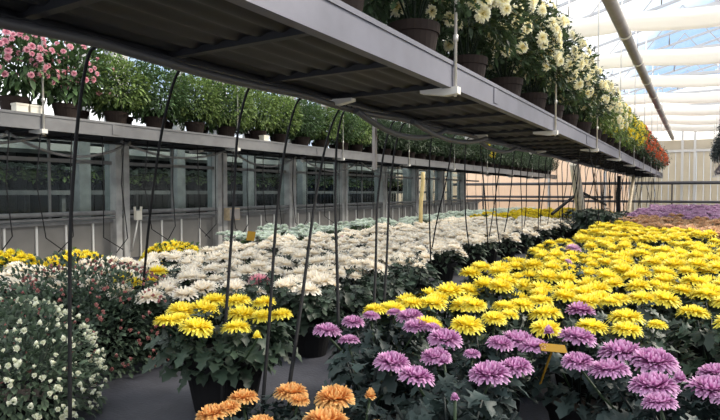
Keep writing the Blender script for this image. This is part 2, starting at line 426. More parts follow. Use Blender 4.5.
# round heating pipe under the roof
t = thing('overhead_pipe', 'long round grey pipe hung under the roof along the house', 'pipe', (-1.02, 3, 3.5))
q = MB(); q.tube([(0, -3, 0), (0, 8, 0), (0, 16, 0), (0, 27, 0)], .085, 14); q.obj('tube', M['pvc'], t)
for k in range(11):
    q = MB(); y = -1.9+2.2*k+2.1
    q.tube([(0, y-.03, 0), (0, y+.03, 0)], .098, 14); q.obj('strap', M['cream'], t)
    if k % 2 == 0:
        q = MB(); q.tube([(0, y, .09), (0, y, .9)], .006, 5); q.obj('hanger_wire', M['steel'], t)

# ------------------------------------------------------------------ hanging shelves
ZT = EYE+.81          # tray top
def shelf(name, label, x_out, x_in, y0, y1, side, rods, rail='alu'):
    t = thing(name, label, 'shelf', ((x_out+x_in)/2, y0, ZT-.135))
    ox, oy, oz = t.location
    a, b = min(x_out, x_in), max(x_out, x_in)
    def loc(q):
        q.v = [(p[0]-ox, p[1]-oy, p[2]-oz) for p in q.v]; return q
    for nm, xe, sg in (('side_rail', x_out, 1 if x_out > x_in else -1), ('side_rail', x_in, 1 if x_in > x_out else -1)):
        q = MB(); z0, z1 = ZT-.135, ZT
        q.box(xe-.012*sg if sg > 0 else xe, xe if sg > 0 else xe+.012, y0, y1, z0, z1)
        xi, xj = (xe-.05, xe+.008) if sg > 0 else (xe-.008, xe+.05)
        q.box(xi, xj, y0, y1, z1-.004, z1+.022); q.box(min(xe, xe-.06*sg), max(xe, xe-.06*sg), y0, y1, z0-.012, z0)
        y = y0+4.88
        while y < y1:
            q.box(xe-.002 if sg > 0 else xe-.006, xe+.006 if sg > 0 else xe+.002, y-.05, y+.05, z0+.01, z1-.01); y += 4.2
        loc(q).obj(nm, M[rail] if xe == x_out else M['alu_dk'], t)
    q = MB(); n = 7; w = (b-a-.02)/n; zb = ZT-.105; prev = None
    for k in range(n*8+1):
        x = a+.01+w*k/8; z = zb+.010*math.cos(2*pi*k/8); c = [q.vert((x, y0, z)), q.vert((x, y1, z)), q.vert((x, y0, ZT-.05)), q.vert((x, y1, ZT-.05))]
        if prev: q.face((prev[0], prev[1], c[1], c[0]), 0, True); q.face((prev[2], c[2], c[3], prev[3]))
        prev = c
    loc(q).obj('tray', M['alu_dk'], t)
    y = y0+.35
    while y < y1:
        q = MB(); q.box(a+.02, b-.02, y-.02, y+.02, ZT-.135, ZT-.10); loc(q).obj('cross_bar', M['alu_dk'], t); y += .737
    for y in rods:
        for xe, sg in ((x_out, 1 if x_out > x_in else -1), (x_in, 1 if x_in > x_out else -1)):
            q = MB(); q.tube([(xe+.015*sg, y, ZT-.2), (xe+.015*sg, y, roof_z(xe)-.1)], .0105, 7)
            q.tube([(xe+.015*sg, y, ZT+.15), (xe+.015*sg, y, ZT+.19)], .017, 7)
            r = loc(q).obj('hanger_rod', M['alu_lt'], t)
            q = MB(); xm = xe-.22*sg
            bx = [(xe+.04*sg, ZT-.140), (xe+.04*sg, ZT-.185), (xe-.05*sg, ZT-.192), (xm, ZT-.165), (xm, ZT-.145)]
            i0 = [q.vert((p[0], y-.03, p[1])) for p in bx]; i1 = [q.vert((p[0], y+.03, p[1])) for p in bx]
            q.face(i0); q.face(i1[::-1])
            for k in range(5): q.face((i0[k], i1[k], i1[(k+1) % 5], i0[(k+1) % 5]))
            loc(q).obj('bracket', M['alu_lt'], r)
    return t
RODS = [3.4+2.95*k for k in range(-1, 9)]+[28.6]
RX0, RX1 = -1.35, -2.32
shelf('hanging_shelf', 'long grey metal hanging shelf overhead, nearest the camera, with cream flowers', RX0, RX1, -.6, 29.0, 1, RODS)
LX0, LX1 = -6.0, -6.97
shelf('hanging_shelf', 'long grey hanging shelf along the post wall carrying round green bushes', LX0, LX1, -.6, 29.0, 1, RODS, 'alu_far')
OX0, OX1 = .58, 1.55
shelf('hanging_shelf', 'grey hanging shelf at the right edge holding dark bluish plants', OX0, OX1, 11, 26.5, -1, [y for y in RODS if y > 11])
# supply pipes slung under the near shelf and looped hoses
def sag_pts(p, q, s, n=10, wob=0):
    p, q = Vector(p), Vector(q); return [p.lerp(q, k/n)-Vector((0, 0, s*4*(k/n)*(1-k/n)))+Vector((wob*sin(k*1.7), 0, 0)) for k in range(n+1)]
q = MB(); q.tube([(RX1+.08+.02*sin(y*1.3), y, ZT-.165-.022*abs(sin(y*2.1))) for y in [k*.2-.5 for k in range(138)]], .024, 8)
tag(q.obj('supply_pipe', M['dkpipe']), 'dark irrigation supply pipe slung beneath the nearest hanging shelf', 'pipe')
for i, (ya, yb, s, xx) in enumerate(((3.6, 5.2, .13, .12), (4.4, 6.2, .10, .2), (6.4, 7.8, .09, .10))):
    q = MB(); q.tube(sag_pts((RX1+xx, ya, ZT-.2), (RX1+xx+.06, yb, ZT-.2), s, 12), .024, 8)
    tag(q.obj('hanging_hose', M['dkpipe']), ['thick dark hose sagging under the nearest shelf, nearest of three', 'thick dark hose sagging under the nearest shelf, middle of three', 'thick dark hose sagging under the nearest shelf, farthest of three'][i], 'hose', 'thick sagging hoses under the near shelf')
for i, (ya, yb, s) in enumerate(((1.8, 3.6, .10), (3.2, 4.7, .14), (4.6, 6.4, .10), (6.6, 8.2, .13), (8.4, 10.4, .14), (10.6, 12.4, .12))):
    q = MB(); q.tube(sag_pts((LX0-.35, ya, ZT-.16), (LX0-.30, yb, ZT-.17), s*1.6, 12), .017, 7)
    tag(q.obj('hanging_hose', M['steel']), 'grey hose looped under the wall shelf, %s from the left' % nth(i), 'hose', 'grey hose loops under the wall shelf')
# black drip hoses hanging from the near shelf to the pots
def hose(i, pts, r, label, group, bend=True):
    q = MB(); P = [Vector(p) for p in pts]; out = []
    for k in range(len(P)-1):
        for s_ in range(6): out.append(P[k].lerp(P[k+1], s_/6))
    out.append(P[-1]); n = len(out)
    sm = [out[0]]+[(out[max(0, j-2)]+out[max(0, j-1)]+out[j]+out[min(n-1, j+1)]+out[min(n-1, j+2)])/5 for j in range(1, n-1)]+[out[-1]]
    q.tube(sm if bend else P, r, 6)
    o = q.obj('hanging_drip_hose', M['black']); tag(o, label, 'hose', group); return o
near = [((88, 50), (70, 425), .10), ((176, 66), (139, 335), .12), ((247, 80), (222, 402), .12), ((297, 97), (262, 412), .14), ((338, 104), (289, 388), .25),
        ((343, 106), (339, 372), .25), ((402, 128), (383, 318), .25), ((392, 124), (371, 350), .22)]
near.sort(key=lambda n: n[0][0])
hz = ZT-.20
for i, (a, b, zb) in enumerate(near):
    p = at_z(a[0], a[1], EYE+.62); p = Vector((RX1-.02, p.y*RX1/p.x if False else at_x(a[0], a[1], RX1).y, ZT-.19))
    e = at_z(b[0], b[1], zb)
    mid = p.lerp(e, .18); mid.x += -.035; mid2 = p.lerp(e, .5); mid2.x -= .03; mid2.y += U(-.05, .02)
    mid3 = p.lerp(e, .8); mid3.y -= .015
    hose(i, [(p.x+.10, p.y, p.z+.02), (p.x+.02, p.y, p.z), mid, mid2, mid3, e], .0078, 'thin black drip hose hanging from the near shelf, %s from the left' % nth(i), 'drip hoses under the near shelf')
y = 5.3; i = len(near)
while y < 26.5:
    zt = .30; ex = RX1+U(-.18, .18); ey = y-U(-.12, .22)
    p = Vector((RX1-.01, y, ZT-.19)); e = Vector((ex, ey, zt)); mid = p.lerp(e, .3)+Vector((U(-.03, .03), U(-.04, .04), 0)); m2 = p.lerp(e, .7)+Vector((U(-.04, .04), U(-.05, .05), 0))
    lab = ('thin black drip hose hanging from the near shelf, %s from the left' % nth(i)) if i < 16 else 'thin black drip hose hanging far down the near shelf among many others'
    hose(i, [(p.x+.1, p.y, p.z+.02), p, mid, m2, e], .0075, lab, 'drip hoses under the near shelf' if i < 16 else 'distant drip hoses')
    y += U(.42, .60); i += 1
y = 9.2
while y < 27.5:
    p = Vector((RX0-.12+U(-.25, .05), y, ZT-.15)); e = Vector((p.x+U(-.2, .15), y+U(-.25, .15), .42)); m1 = p.lerp(e, .35)+Vector((U(-.04, .04), U(-.05, .05), 0)); m2 = p.lerp(e, .7)+Vector((U(-.05, .05), U(-.05, .05), 0))
    hose(0, [p, m1, m2, e], .0075, 'thin black drip hose hanging far down the near shelf among many others', 'distant drip hoses'); y += U(.5, .8)
# drip hoses of the wall shelf, bent near their ends
y = 3.1; i = 0
while y < 20:
    sx = LX0-.08; d = U(.14, .28)*(1 if i % 2 else -1); zz = U(.42, .55)
    hose(i, [(sx, y, ZT-.15), (sx-.02, y+U(-.05, .05), 1.1), (sx+.02, y+U(-.03, .03), zz), (sx+.06, y+d, zz-.16)], .0065,
         ('thin black drip hose in front of the wall panel, %s from the left' % nth(i)) if i < 14 else 'thin black drip hose hanging far along the wall shelf', 'drip hoses along the wall' if i < 14 else 'distant wall drip hoses', False)
    y += U(.30, .42) if y < 8 else U(.5, .8); i += 1
# strap, canes and posts under the near shelf
q = MB(); yy = at_x(376, 115, RX1).y
q.box(RX1-.025, RX1+.0, yy-.02, yy+.02, ZT-.62, ZT-.15); tag(q.obj('hanging_strap', M['pvc']), 'flat grey strap hanging from the inner edge of the near shelf', 'strap')
def cane(x0, y0, x1, y1, X, w, m, name, label, cat):
    p = at_x(x0, y0, X); q_ = at_x(x1, y1, X); q_ = p.lerp(q_, (p.z-.005)/(p.z-q_.z)); q = MB(); n = 8
    q.tube([p.lerp(q_, k/n)+Vector((0, .02*sin(k*1.3), 0)) for k in range(n+1)], [w*(1+.25*k/n) for k in range(n+1)], 7); tag(q.obj(name, M[m]), label, cat)
cane(423, 172, 420, 228, -4.6, .035, 'stake', 'wooden_stake', 'yellow wooden stake standing among the white chrysanthemums', 'stake')
cane(574, 163, 581, 212, -2.6, .11, 'palewood', 'wooden_post', 'pale leaning wooden post under the far end of the near shelf', 'post')
cane(634, 176, 627, 222, -1.7, .045, 'wood', 'bamboo_cane', 'tan bamboo cane hanging at the end of the near shelf', 'cane')
cane(619, 176, 618, 222, -1.75, .05, 'black', 'support_post', 'dark thin post under the far end of the near shelf', 'post')
q = MB(); b0 = Vector((-6.2, 17.5, 0))
q.bar(at_x(578, 193, -2.7), at_x(552, 214, -2.7), .05, .05); tag(q.obj('brace_bar', M['black']), 'dark slanting bar left of the pale leaning post', 'bar')
q = MB(); q.bar(at_x(583, 193, -2.5), at_x(606, 205, -2.5), .05, .05); tag(q.obj('brace_bar', M['black']), 'dark slanting bar right of the pale leaning post', 'bar')
# fittings on the wall rail
p = at_x(138, 214, XW+.16); t = thing('mounted_water_tap', 'white water tap fixed to the wall rail', 'tap', p)
q = MB(); q.box(-.03, .03, -.05, .05, -.09, .05); q.obj('body', M['cream'], t)
q = MB(); q.tube([(0, -.05, .04), (0, -.06, .11)], .018, 7); q.tube([(0, .05, .04), (0, .06, .11)], .018, 7); q.obj('handle', M['cream'], t)
q = MB(); q.tube([(0, 0, -.08), (.01, -.06, -.3), (0, -.12, -.55)], .012, 6); q.obj('outlet_hose', M['alu_lt'], t)
p = at_x(232, 214, XW+.2); t = thing('mounted_control_box', 'small tan control box mounted on a wall post', 'box', p)
q = MB(); q.box(-.06, .06, -.14, .14, -.11, .11); q.obj('case', M['wood'], t)
q = MB(); q.box(.06, .075, -.12, .12, -.09, .09); q.obj('cover', M['pvc'], t)
# ------------------------------------------------------------------ plants
def bloom_rot(r_, dx, dy, k=1.0, mx=.35):
    return (-dy*k+r_.uniform(-mx, mx)*.6, dx*k+r_.uniform(-mx, mx)*.6, r_.uniform(0, 6.28))
def potted(name, label, cat, x, y, blooms, colour, fol, fm, pot=(.13, .2, 'pot_bk'), group=None, style='big', rz=None, fs=1.0, hasbud=()):
    """blooms: (x, y, z, diameter) in world coordinates"""
    t = thing(name, label, cat, (x, y, 0), group)
    link('pot', pot_mesh(*pot), t, (0, 0, 0), (0, 0, U(0, 6)))
    link('foliage', rnd.choice(fol_mesh(*fol, fm)), t, (0, 0, 0), (0, 0, U(0, 6)), (1, 1, fs))
    ms = bloom_mesh(style, colour)
    for b in blooms:
        dx, dy = b[0]-x, b[1]-y; dia = b[3]
        nm = 'bud' if dia < .06 and style in ('big', 'flat') else 'bloom'
        me = bud_mesh(colour)[0] if nm == 'bud' else rnd.choice(ms)
        link(nm, me, t, (dx, dy, b[2]-.25*dia), bloom_rot(rnd, dx, dy, .35, .22), (lambda f: (f, f, f*.86))(dia*U(1.0, 1.1)))
    return t
def stems_for(t, blooms, x, y, z0):
    q = MB()
    for b in blooms:
        dx, dy = b[0]-x, b[1]-y
        q.tube([(dx*.15, dy*.15, z0), (dx*.7, dy*.7, (z0+b[2])/2), (dx, dy, b[2]-.3*b[3])], .0045, 5)
    q.obj('stem', LEAF['mid'], t)
def cluster(pts, rad):
    out = []
    for p in pts:
        best = None
        for c in out:
            cx = sum(b[0] for b in c)/len(c); cy = sum(b[1] for b in c)/len(c); d = math.hypot(p[0]-cx, p[1]-cy)
            if d < rad and (best is None or d < best[0]): best = (d, c)
        if best: best[1].append(p)
        else: out.append([p])
    return out
def from_px(lst, z):
    out = []
    for x, y, w in lst:
        p = at_z(x, y, z); d = to_px(p)[2]; out.append((p.x, p.y, z, min(.165, w*d/FPX)))
    return out
CLn, CLWn, CLFn = ('near', CL), ('white', CLW), ('far', CLF)
NUM = ['no', 'one', 'two', 'three', 'four', 'five', 'six', 'seven', 'eight', 'nine', 'ten', 'eleven', 'twelve', 'thirteen', 'fourteen']
def front(lst, z, colour, rad, where, fm, style='big', fsx=1.0, pot=(.13, .2, 'pot_bk')):
    cs = cluster(from_px(lst, z), rad); ctr = []
    for c in cs: ctr.append((sum(b[0] for b in c)/len(c), sum(b[1] for b in c)/len(c), c))
    ctr.sort(key=lambda c: to_px((c[0], c[1], z))[0])
    for i, (x, y, c) in enumerate(ctr):
        n = sum(1 for b in c if b[3] >= .06); heads = '%s head%s' % (NUM[n], '' if n == 1 else 's') if n else 'one closed bud'
        lab = ('%s chrysanthemum plant with %s, %s from the left %s' % (colour, heads, nth(i), where)) if len(ctr) > 1 else '%s chrysanthemum plant with %s %s' % (colour, heads, where)
        t = potted('potted_chrysanthemum', lab, 'flower', x, y, c, colour, CLn, fm, pot=pot, style=style, fs=z/.45)
        stems_for(t, c, x, y, .2)
        if fsx != 1: [o for o in t.children if o.name.startswith('foliage')][0].data = clump_mb(77, 420, .33, .20, .42, .095, stems=12).mesh('foliage', LEAF[fm])
ORANGE = [(212, 408, 36), (228, 404, 26), (243, 393, 32), (261, 419, 32), (291, 387, 36), (335, 391, 42), (326, 413, 52), (370, 395, 14), (376, 424, 26), (299, 397, 22)]
PURPLE = [(327, 326, 31), (353, 318, 24), (371, 313, 18), (349, 337, 22), (394, 310, 16), (410, 312, 28), (416, 322, 28), (445, 333, 36), (433, 325, 20),
          (392, 356, 40), (416, 370, 40), (436, 351, 34), (472, 351, 18), (444, 360, 13), (490, 366, 46), (516, 361, 36), (455, 397, 10),
          (500, 339, 28), (519, 335, 40), (535, 342, 32), (577, 331, 40), (549, 331, 12), (578, 356, 34), (610, 363, 42), (622, 345, 52), (654, 353, 50),
          (654, 378, 48), (660, 397, 34), (680, 378, 16), (712, 381, 48), (716, 367, 36), (738, 376, 44), (740, 395, 44)]
YFRONT = [(375, 306, 26), (392, 304, 28), (412, 300, 24), (432, 299, 32), (428, 319, 32), (474, 301, 26), (467, 320, 34), (494, 314, 26), (509, 312, 20),
          (505, 303, 28), (522, 301, 30), (540, 297, 28), (546, 309, 34), (546, 323, 32), (587, 297, 30), (592, 322, 34), (610, 299, 22), (626, 312, 42), (627, 325, 30),
          (657, 322, 20), (618, 296, 24), (642, 294, 32), (664, 294, 42), (693, 308, 32), (706, 291, 40), (730, 298, 40), (735, 318, 36)]
YLEFT = [(196, 322, 35), (236, 323, 32), (167, 317, 28), (203, 304, 44), (182, 306, 30), (243, 309, 40), (264, 312, 28), (281, 311, 24), (237, 297, 30), (214, 297, 32), (264, 299, 24), (257, 336, 11), (178, 315, 26)]
front(ORANGE, .40, 'orange', .24, 'at the bottom edge', 'blue')
front(PURPLE, .45, 'purple', .30, 'in the purple front group', 'blue')
front(YFRONT, .45, 'yellow', .31, 'just behind the purple group', 'dark', 'flat')
front(YLEFT, .45, 'yellow', .9, 'in a large black pot behind the orange flowers', 'dark', 'flat', 1.55, (.20, .30, 'pot_bk'))
# purple strays among the yellows, pink strays among the whites
for lst, z, col, lab in (([(580, 306, 30)], .45, 'purple', 'lone purple chrysanthemum among the nearest yellow ones'), ([(573, 246, 18), (568, 260, 9)], .46, 'mauve', 'lone mauve chrysanthemum in the middle of the yellow bed'),
                    ([(259, 277, 24)], .40, 'pink', 'bright pink chrysanthemum among the white ones, nearest pink'), ([(343, 237, 11)], .40, 'pink', 'small pink chrysanthemum far back among the white ones')):
    bs = from_px(lst, z); x, y = bs[0][0], bs[0][1]
    t = potted('potted_chrysanthemum', lab, 'flower', x, y, bs, col, CLn, 'dark', style='mid'); stems_for(t, bs, x, y, .2)
def dome_blooms(x, y, n, z, rad, dia, r_):
    out = []
    for k in range(n):
        rr = rad*sqrt((k+.5)/n); a = k*2.39996+x*7+y*3
        out.append((x+rr*cos(a)+r_.uniform(-.02, .02), y+rr*sin(a)+r_.uniform(-.02, .02), z-.5*rr*rr/rad*.5+r_.uniform(-.04, .04), dia*r_.uniform(.85, 1.12)))
    return out
_far = {}
def far_src(colour, fm, n, dia, z):
    k = (colour, fm)
    if k not in _far:
        L = []
        for v in range(4):
            r_ = random.Random(v+900); q = MB(); q.add(CLF[v % 3], Matrix.Diagonal((1, 1, z/.45, 1)), 0)
            for b in dome_blooms(0, 0, n, z, .20, dia, r_):
                q.add(BLF[r_.randrange(3)], Matrix.Translation((b[0], b[1], b[2]-.25*dia)) @ Euler(bloom_rot(r_, b[0], b[1], .9)).to_matrix().to_4x4() @ Matrix.Scale(b[3], 4), 1)
            q.lathe([(.09, 0), (.125, .17), (.13, .2)], 12, 2); L.append([q, None])
        _far[k] = L
    return _far[k]
def far_mesh(colour, fm, n, dia, z):
    L = far_src(colour, fm, n, dia, z)
    for e in L:
        if e[1] is None: e[1] = e[0].mesh('potted_chrysanthemum', [LEAF[fm], PET[colour], M['pot_bk']])
    return [e[1] for e in L]
def merged(name, places, colour, fm, n, dia, z):
    """many far plants as one mesh; places: (variant, x, y, z, turn, scale)"""
    src = []
    for e in far_src(colour, fm, n, dia, z):
        q = e[0]; src.append((np.array(q.v, dtype=np.float64), np.array([i for f in q.f for i in f], dtype=np.int64), np.array([len(f) for f in q.f]), np.array(q.m), np.array(q.smooth), np.array(q.c, dtype=np.float64)))
    V, L, N, MI, SM, CC = [], [], [], [], [], []; off = 0
    for (k, x, y, zz, a, sc_) in places:
        v, l, n_, mi, sm, cc = src[k]; c_, s_ = cos(a)*sc_, sin(a)*sc_
        V.append(np.stack([v[:, 0]*c_-v[:, 1]*s_+x, v[:, 0]*s_+v[:, 1]*c_+y, v[:, 2]*sc_+zz], 1)); L.append(l+off); N.append(n_); MI.append(mi); SM.append(sm); CC.append(cc); off += len(v)
    V = np.concatenate(V); L = np.concatenate(L); N = np.concatenate(N); MI = np.concatenate(MI); SM = np.concatenate(SM); CC = np.concatenate(CC)
    me = bpy.data.meshes.new(name); me.vertices.add(len(V)); me.vertices.foreach_set('co', V.ravel())
    me.loops.add(len(L)); me.loops.foreach_set('vertex_index', L); me.polygons.add(len(N))
    st = np.concatenate([[0], np.cumsum(N)[:-1]]); me.polygons.foreach_set('loop_start', st)
    for m in (LEAF[fm], PET[colour], M['pot_bk']): me.materials.append(m)
    me.polygons.foreach_set('material_index', MI); me.polygons.foreach_set('use_smooth', SM)
    at = me.attributes.new('pt', 'FLOAT_COLOR', 'POINT'); buf = np.zeros((len(V), 4)); buf[:, :2] = CC; buf[:, 3] = 1
    at.data.foreach_set('color', buf.ravel()); me.update(calc_edges=True); me.validate()
    return link(name, me)
ROWN = {}; CAND = []
def bed(x0, x1, dx, y0, y1, dy, colour_of, zb, n, dia, near_d, fm, who, edge, keep=lambda x, y: True, fol=CLn, mid='mid'):
    row = 0; y = y0
    while y < y1:
        x = x0+(dx/2 if row % 2 else 0)*(1 if x1 > x0 else -1)
        while (x < x1 if x1 > x0 else x > x1):
            jx, jy = x+U(-.04, .04), y+U(-.05, .05)
            px = to_px((jx, jy, zb))
            if -45 < px[0] < 765 and keep(jx, jy):
                c = colour_of(jx, jy); k = ROWN.setdefault((who, c), {}); k.setdefault(row, []).append(None)
                rr, cc = len(k), len(k[row]); cn = NAMEC.get(c, c)
                if rr <= 9: lab, g = '%s chrysanthemum plant, %s row from the front, %s from the %s' % (cn, nth(rr-1), nth(cc-1), edge), '%s chrysanthemums in %s' % (cn, who)
                else: lab, g = '%s chrysanthemum plant in the dense back half of %s' % (cn, who), 'dense %s chrysanthemums in %s' % (cn, who)
                CAND.append((px[2], len(CAND), jx, jy, c, lab, g, zb+U(-.03, .03), zb, n, dia, near_d, fm, fol, mid, who))
            x += dx if x1 > x0 else -dx
        y += dy; row += 1
def place_beds(limit):
    rest = {}; CAND.sort()
    for i, (dist, _, jx, jy, c, lab, g, z, zb, n, dia, near_d, fm, fol, mid, who) in enumerate(CAND):
        if i < limit and dist < near_d:
            bs = dome_blooms(jx, jy, n, z, .20, dia, rnd)
            potted('potted_chrysanthemum', lab, 'flower', jx, jy, bs, c, fol, fm, group=g, style=mid, fs=zb/.45 if fol is CLn else 1.0)
        elif i < limit:
            o = link('potted_chrysanthemum', rnd.choice(far_mesh(c, fm, n, dia, zb)), None, (jx, jy, z-zb), (0, 0, U(0, 6.28)), U(.97, 1.1)); tag(o, lab, 'flower', g)
        else: rest.setdefault((c, fm, n, dia, zb, who), []).append((rnd.randrange(4), jx, jy, z-zb, U(0, 6.28), U(.97, 1.1)))
    for (c, fm, n, dia, zb, who), pl in rest.items():
        o = merged('distant_chrysanthemums', pl, c, fm, n, dia, zb)
        tag(o, 'distant mass of %s chrysanthemums covering the back of %s' % (NAMEC.get(c, c), who), 'flowers', None, 'stuff'); (lambda *a: None)('stuff', c, who, len(pl))
    (lambda *a: None)('beds', len(CAND))
NAMEC = {'white': 'white', 'yellow': 'yellow', 'bronze': 'bronze', 'mauve': 'mauve', 'mint': 'mint white', 'lemon': 'greenish yellow'}
# right bed
def right_col(x, y):
    L = -x
    if y > 13.6: return 'mauve'
    if y > 8.2+1.9*max(0, L+.2): return 'bronze'
    return 'yellow'
bed(-1.30, 2.6, .44, 3.05, 13.6, .43, right_col, .45, 6, .165, 6.5, 'dark', 'the right bed', 'dark aisle gap', lambda x, y: to_px((x, y, .45))[1] < 287)
bed(-1.30, 4.0, .55, 13.7, 26, .62, lambda x, y: 'mauve', .47, 9, .17, 0, 'dark', 'the strip by the end wall', 'left end')
# left bed: white field
def wkeep(x, y):
    p = to_px((x, y, .38)); return p[1] < 287 and not (p[0] < 175 and p[1] > 277)
bed(-2.42, -4.75, .44, 2.35, 13, .43, lambda x, y: 'white', .39, 7, .178, 6.0, 'dark', 'the white drift', 'aisle side', wkeep, fol=CLWn)
bed(-4.95, -5.6, .45, 5.6, 20, .45, lambda x, y: 'mint', .44, 12, .12, 0, 'mid', 'the mint rows by the wall', 'aisle side')
bed(-2.42, -4.8, .55, 13.1, 20, .6, lambda x, y: 'lemon', .42, 12, .12, 0, 'mid', 'the left bed', 'aisle side')
place_beds(240)
# leafy plants without flowers: the dark side of the white bed and the far left corner of the right bed
for i, (px, py, z) in enumerate(((318, 300, .34), (352, 292, .34), (388, 280, .36), (420, 268, .36))):
    p = at_z(px, py, z); t = thing('potted_plant', 'dark leafy plant without flowers at the white bed edge, %s from the left' % nth(i), 'plant', (p.x-.05, p.y, 0), 'leafy plants at the white bed edge')
    link('pot', pot_mesh(.13, .2, 'pot_bk'), t); link('foliage', rnd.choice(fol_mesh(*CLn, 'dark')), t, (0, 0, 0), (0, 0, U(0, 6)), (1.1, 1.1, .9))
for i, (px, py) in enumerate(((588, 216), (602, 217), (612, 215), (596, 212), (580, 213))):
    p = at_z(px, py, .55); t = thing('potted_plant', 'dark grey-green shrub at the far corner of the yellow bed, %s' % ('middle one', 'second from the right', 'rightmost', 'third from the right', 'leftmost')[i], 'plant', (p.x, p.y, 0), 'dark shrubs at the far corner')
    link('pot', pot_mesh(.16, .2, 'pot_bk'), t); link('foliage', rnd.choice(fol_mesh(*CLn, 'dark')), t, (0, 0, 0), (0, 0, U(0, 6)), (1.9, 1.9, 1.5))
# manual cream heads and yellow in the near corner of the white field
WFRONT = [(163, 286, 25), (185, 290, 24), (203, 284, 26), (150, 292, 30), (135, 278, 28), (120, 287, 26), (45, 274, 28), (12, 282, 26), (75, 275, 30), (104, 270, 24), (30, 279, 26), (60, 283, 24), (95, 280, 26), (232, 284, 24), (285, 282, 26), (308, 286, 26)]
for i, c in enumerate(sorted(cluster(from_px(WFRONT, .43), .30), key=lambda c: to_px((sum(b[0] for b in c)/len(c), sum(b[1] for b in c)/len(c), .43))[0])):
    x = sum(b[0] for b in c)/len(c); y = sum(b[1] for b in c)/len(c)
    t = potted('potted_chrysanthemum', 'W%d' % i, 'flower', x, y, [b[:3]+(b[3]*1.12,) for b in c], 'white', CLn, 'dark', style='mid'); stems_for(t, c, x, y, .2); p = to_px((x, y, .43)); (lambda *a: None)('W', i, p, len(c)); t['label'] = 'large-headed cream chrysanthemum behind the small-budded bushes, %s from the left' % nth(i); t['group'] = 'cream chrysanthemums behind the budded bushes'
for i, (lst, lab) in enumerate((([(124, 275, 22), (134, 280, 20)], 'bright yellow chrysanthemum between the cream heads on the left'), ([(158, 268, 22), (150, 278, 14)], 'bright yellow chrysanthemum behind the small-headed cream ones'))):
    bs = from_px(lst, .44); x, y = bs[0][0], bs[0][1]; t = potted('potted_chrysanthemum', lab, 'flower', x, y, bs, 'yellow', CLn, 'dark', style='mid'); stems_for(t, bs, x, y, .2)
# small-flowered yellow mounds against the wall
def mound(px, py, X, rad, n, lab):
    p = at_x(px, py, X); t = thing('potted_chrysanthemum', lab, 'flower', (p.x, p.y, 0))
    link('pot', pot_mesh(.15, .2, 'pot_bk'), t)
    q = ball_mb(int(px)+5, 260, rad*.92, .22, .07, .4, -.4); o = q.obj('foliage', LEAF['mid'], t); o.location = (0, 0, p.z-.16)
    ms = bloom_mesh('pom', 'lemon' if px < 20 else 'yellow')
    for k in range(n):
        z = 1-(k+.5)/n*.95; a = k*2.39996; rr = sqrt(1-z*z)
        link('bloom', ms[k % 3], t, (rr*cos(a)*rad, rr*sin(a)*rad, p.z-.18+.25*z), bloom_rot(rnd, rr*cos(a), rr*sin(a), .9), U(.085, .115))
mound(8, 262, -5.2, .28, 60, 'yellow mound of small flowers at the left image edge by the wall')
mound(75, 261, -5.2, .33, 75, 'yellow mound of small flowers by the wall, left of the tap')
mound(173, 250, -5.3, .36, 80, 'yellow mound of small flowers by the wall, right of the tap')
# budded bushes in the left foreground
def budbush(px, py, z, X, rx, rz, n, nb, colour, dia, fm, lab, zc, ln):
    p = at_x(px, py, X); t = thing('potted_chrysanthemum', lab, 'flower', (p.x, p.y, 0))
    link('pot', pot_mesh(.16, .14, 'pot_bk'), t)
    mb = ball_mb(int(px)+31, n, rx*.95, rz*.95, ln, .45, -.85); o = mb.obj('foliage', LEAF[fm], t); o.location = (0, 0, zc)
    ms = (bud_mesh(colour)*3); toc = (CO-Vector((p.x, p.y, zc))).normalized()
    k = 0; r_ = random.Random(77); rest = MB()
    while k < nb:
        d = rand_dir(r_, -.35)
        if d.dot(toc) < -.25 and r_.random() < .7: continue
        s_ = r_.uniform(1.0, 1.10); sz = dia*r_.uniform(.6, 1.25); lc = (d.x*rx*s_, d.y*rx*s_, zc+d.z*rz*s_); e = bloom_rot(r_, d.x, d.y, 1.0)
        if k < 98: link('bud', ms[k % 3], t, lc, e, sz)
        else:
            rest.add(BUDM, Matrix.Translation(lc) @ Euler(e).to_matrix().to_4x4() @ Matrix.Scale(sz, 4))
        k += 1
    o = rest.obj('small_buds', PET[colour], t); o['kind'] = 'stuff'
budbush(19, 375, 0, -2.50, .315, .34, 3800, 300, 'bud', .025, 'dull', 'round bush of small white buds in the lower left corner', .17, .034)
budbush(90, 340, 0, -3.05, .56, .39, 7600, 420, 'rose', .021, 'dull', 'large dull green bush with dusky pink buds, behind the white-budded bush', .17, .036)
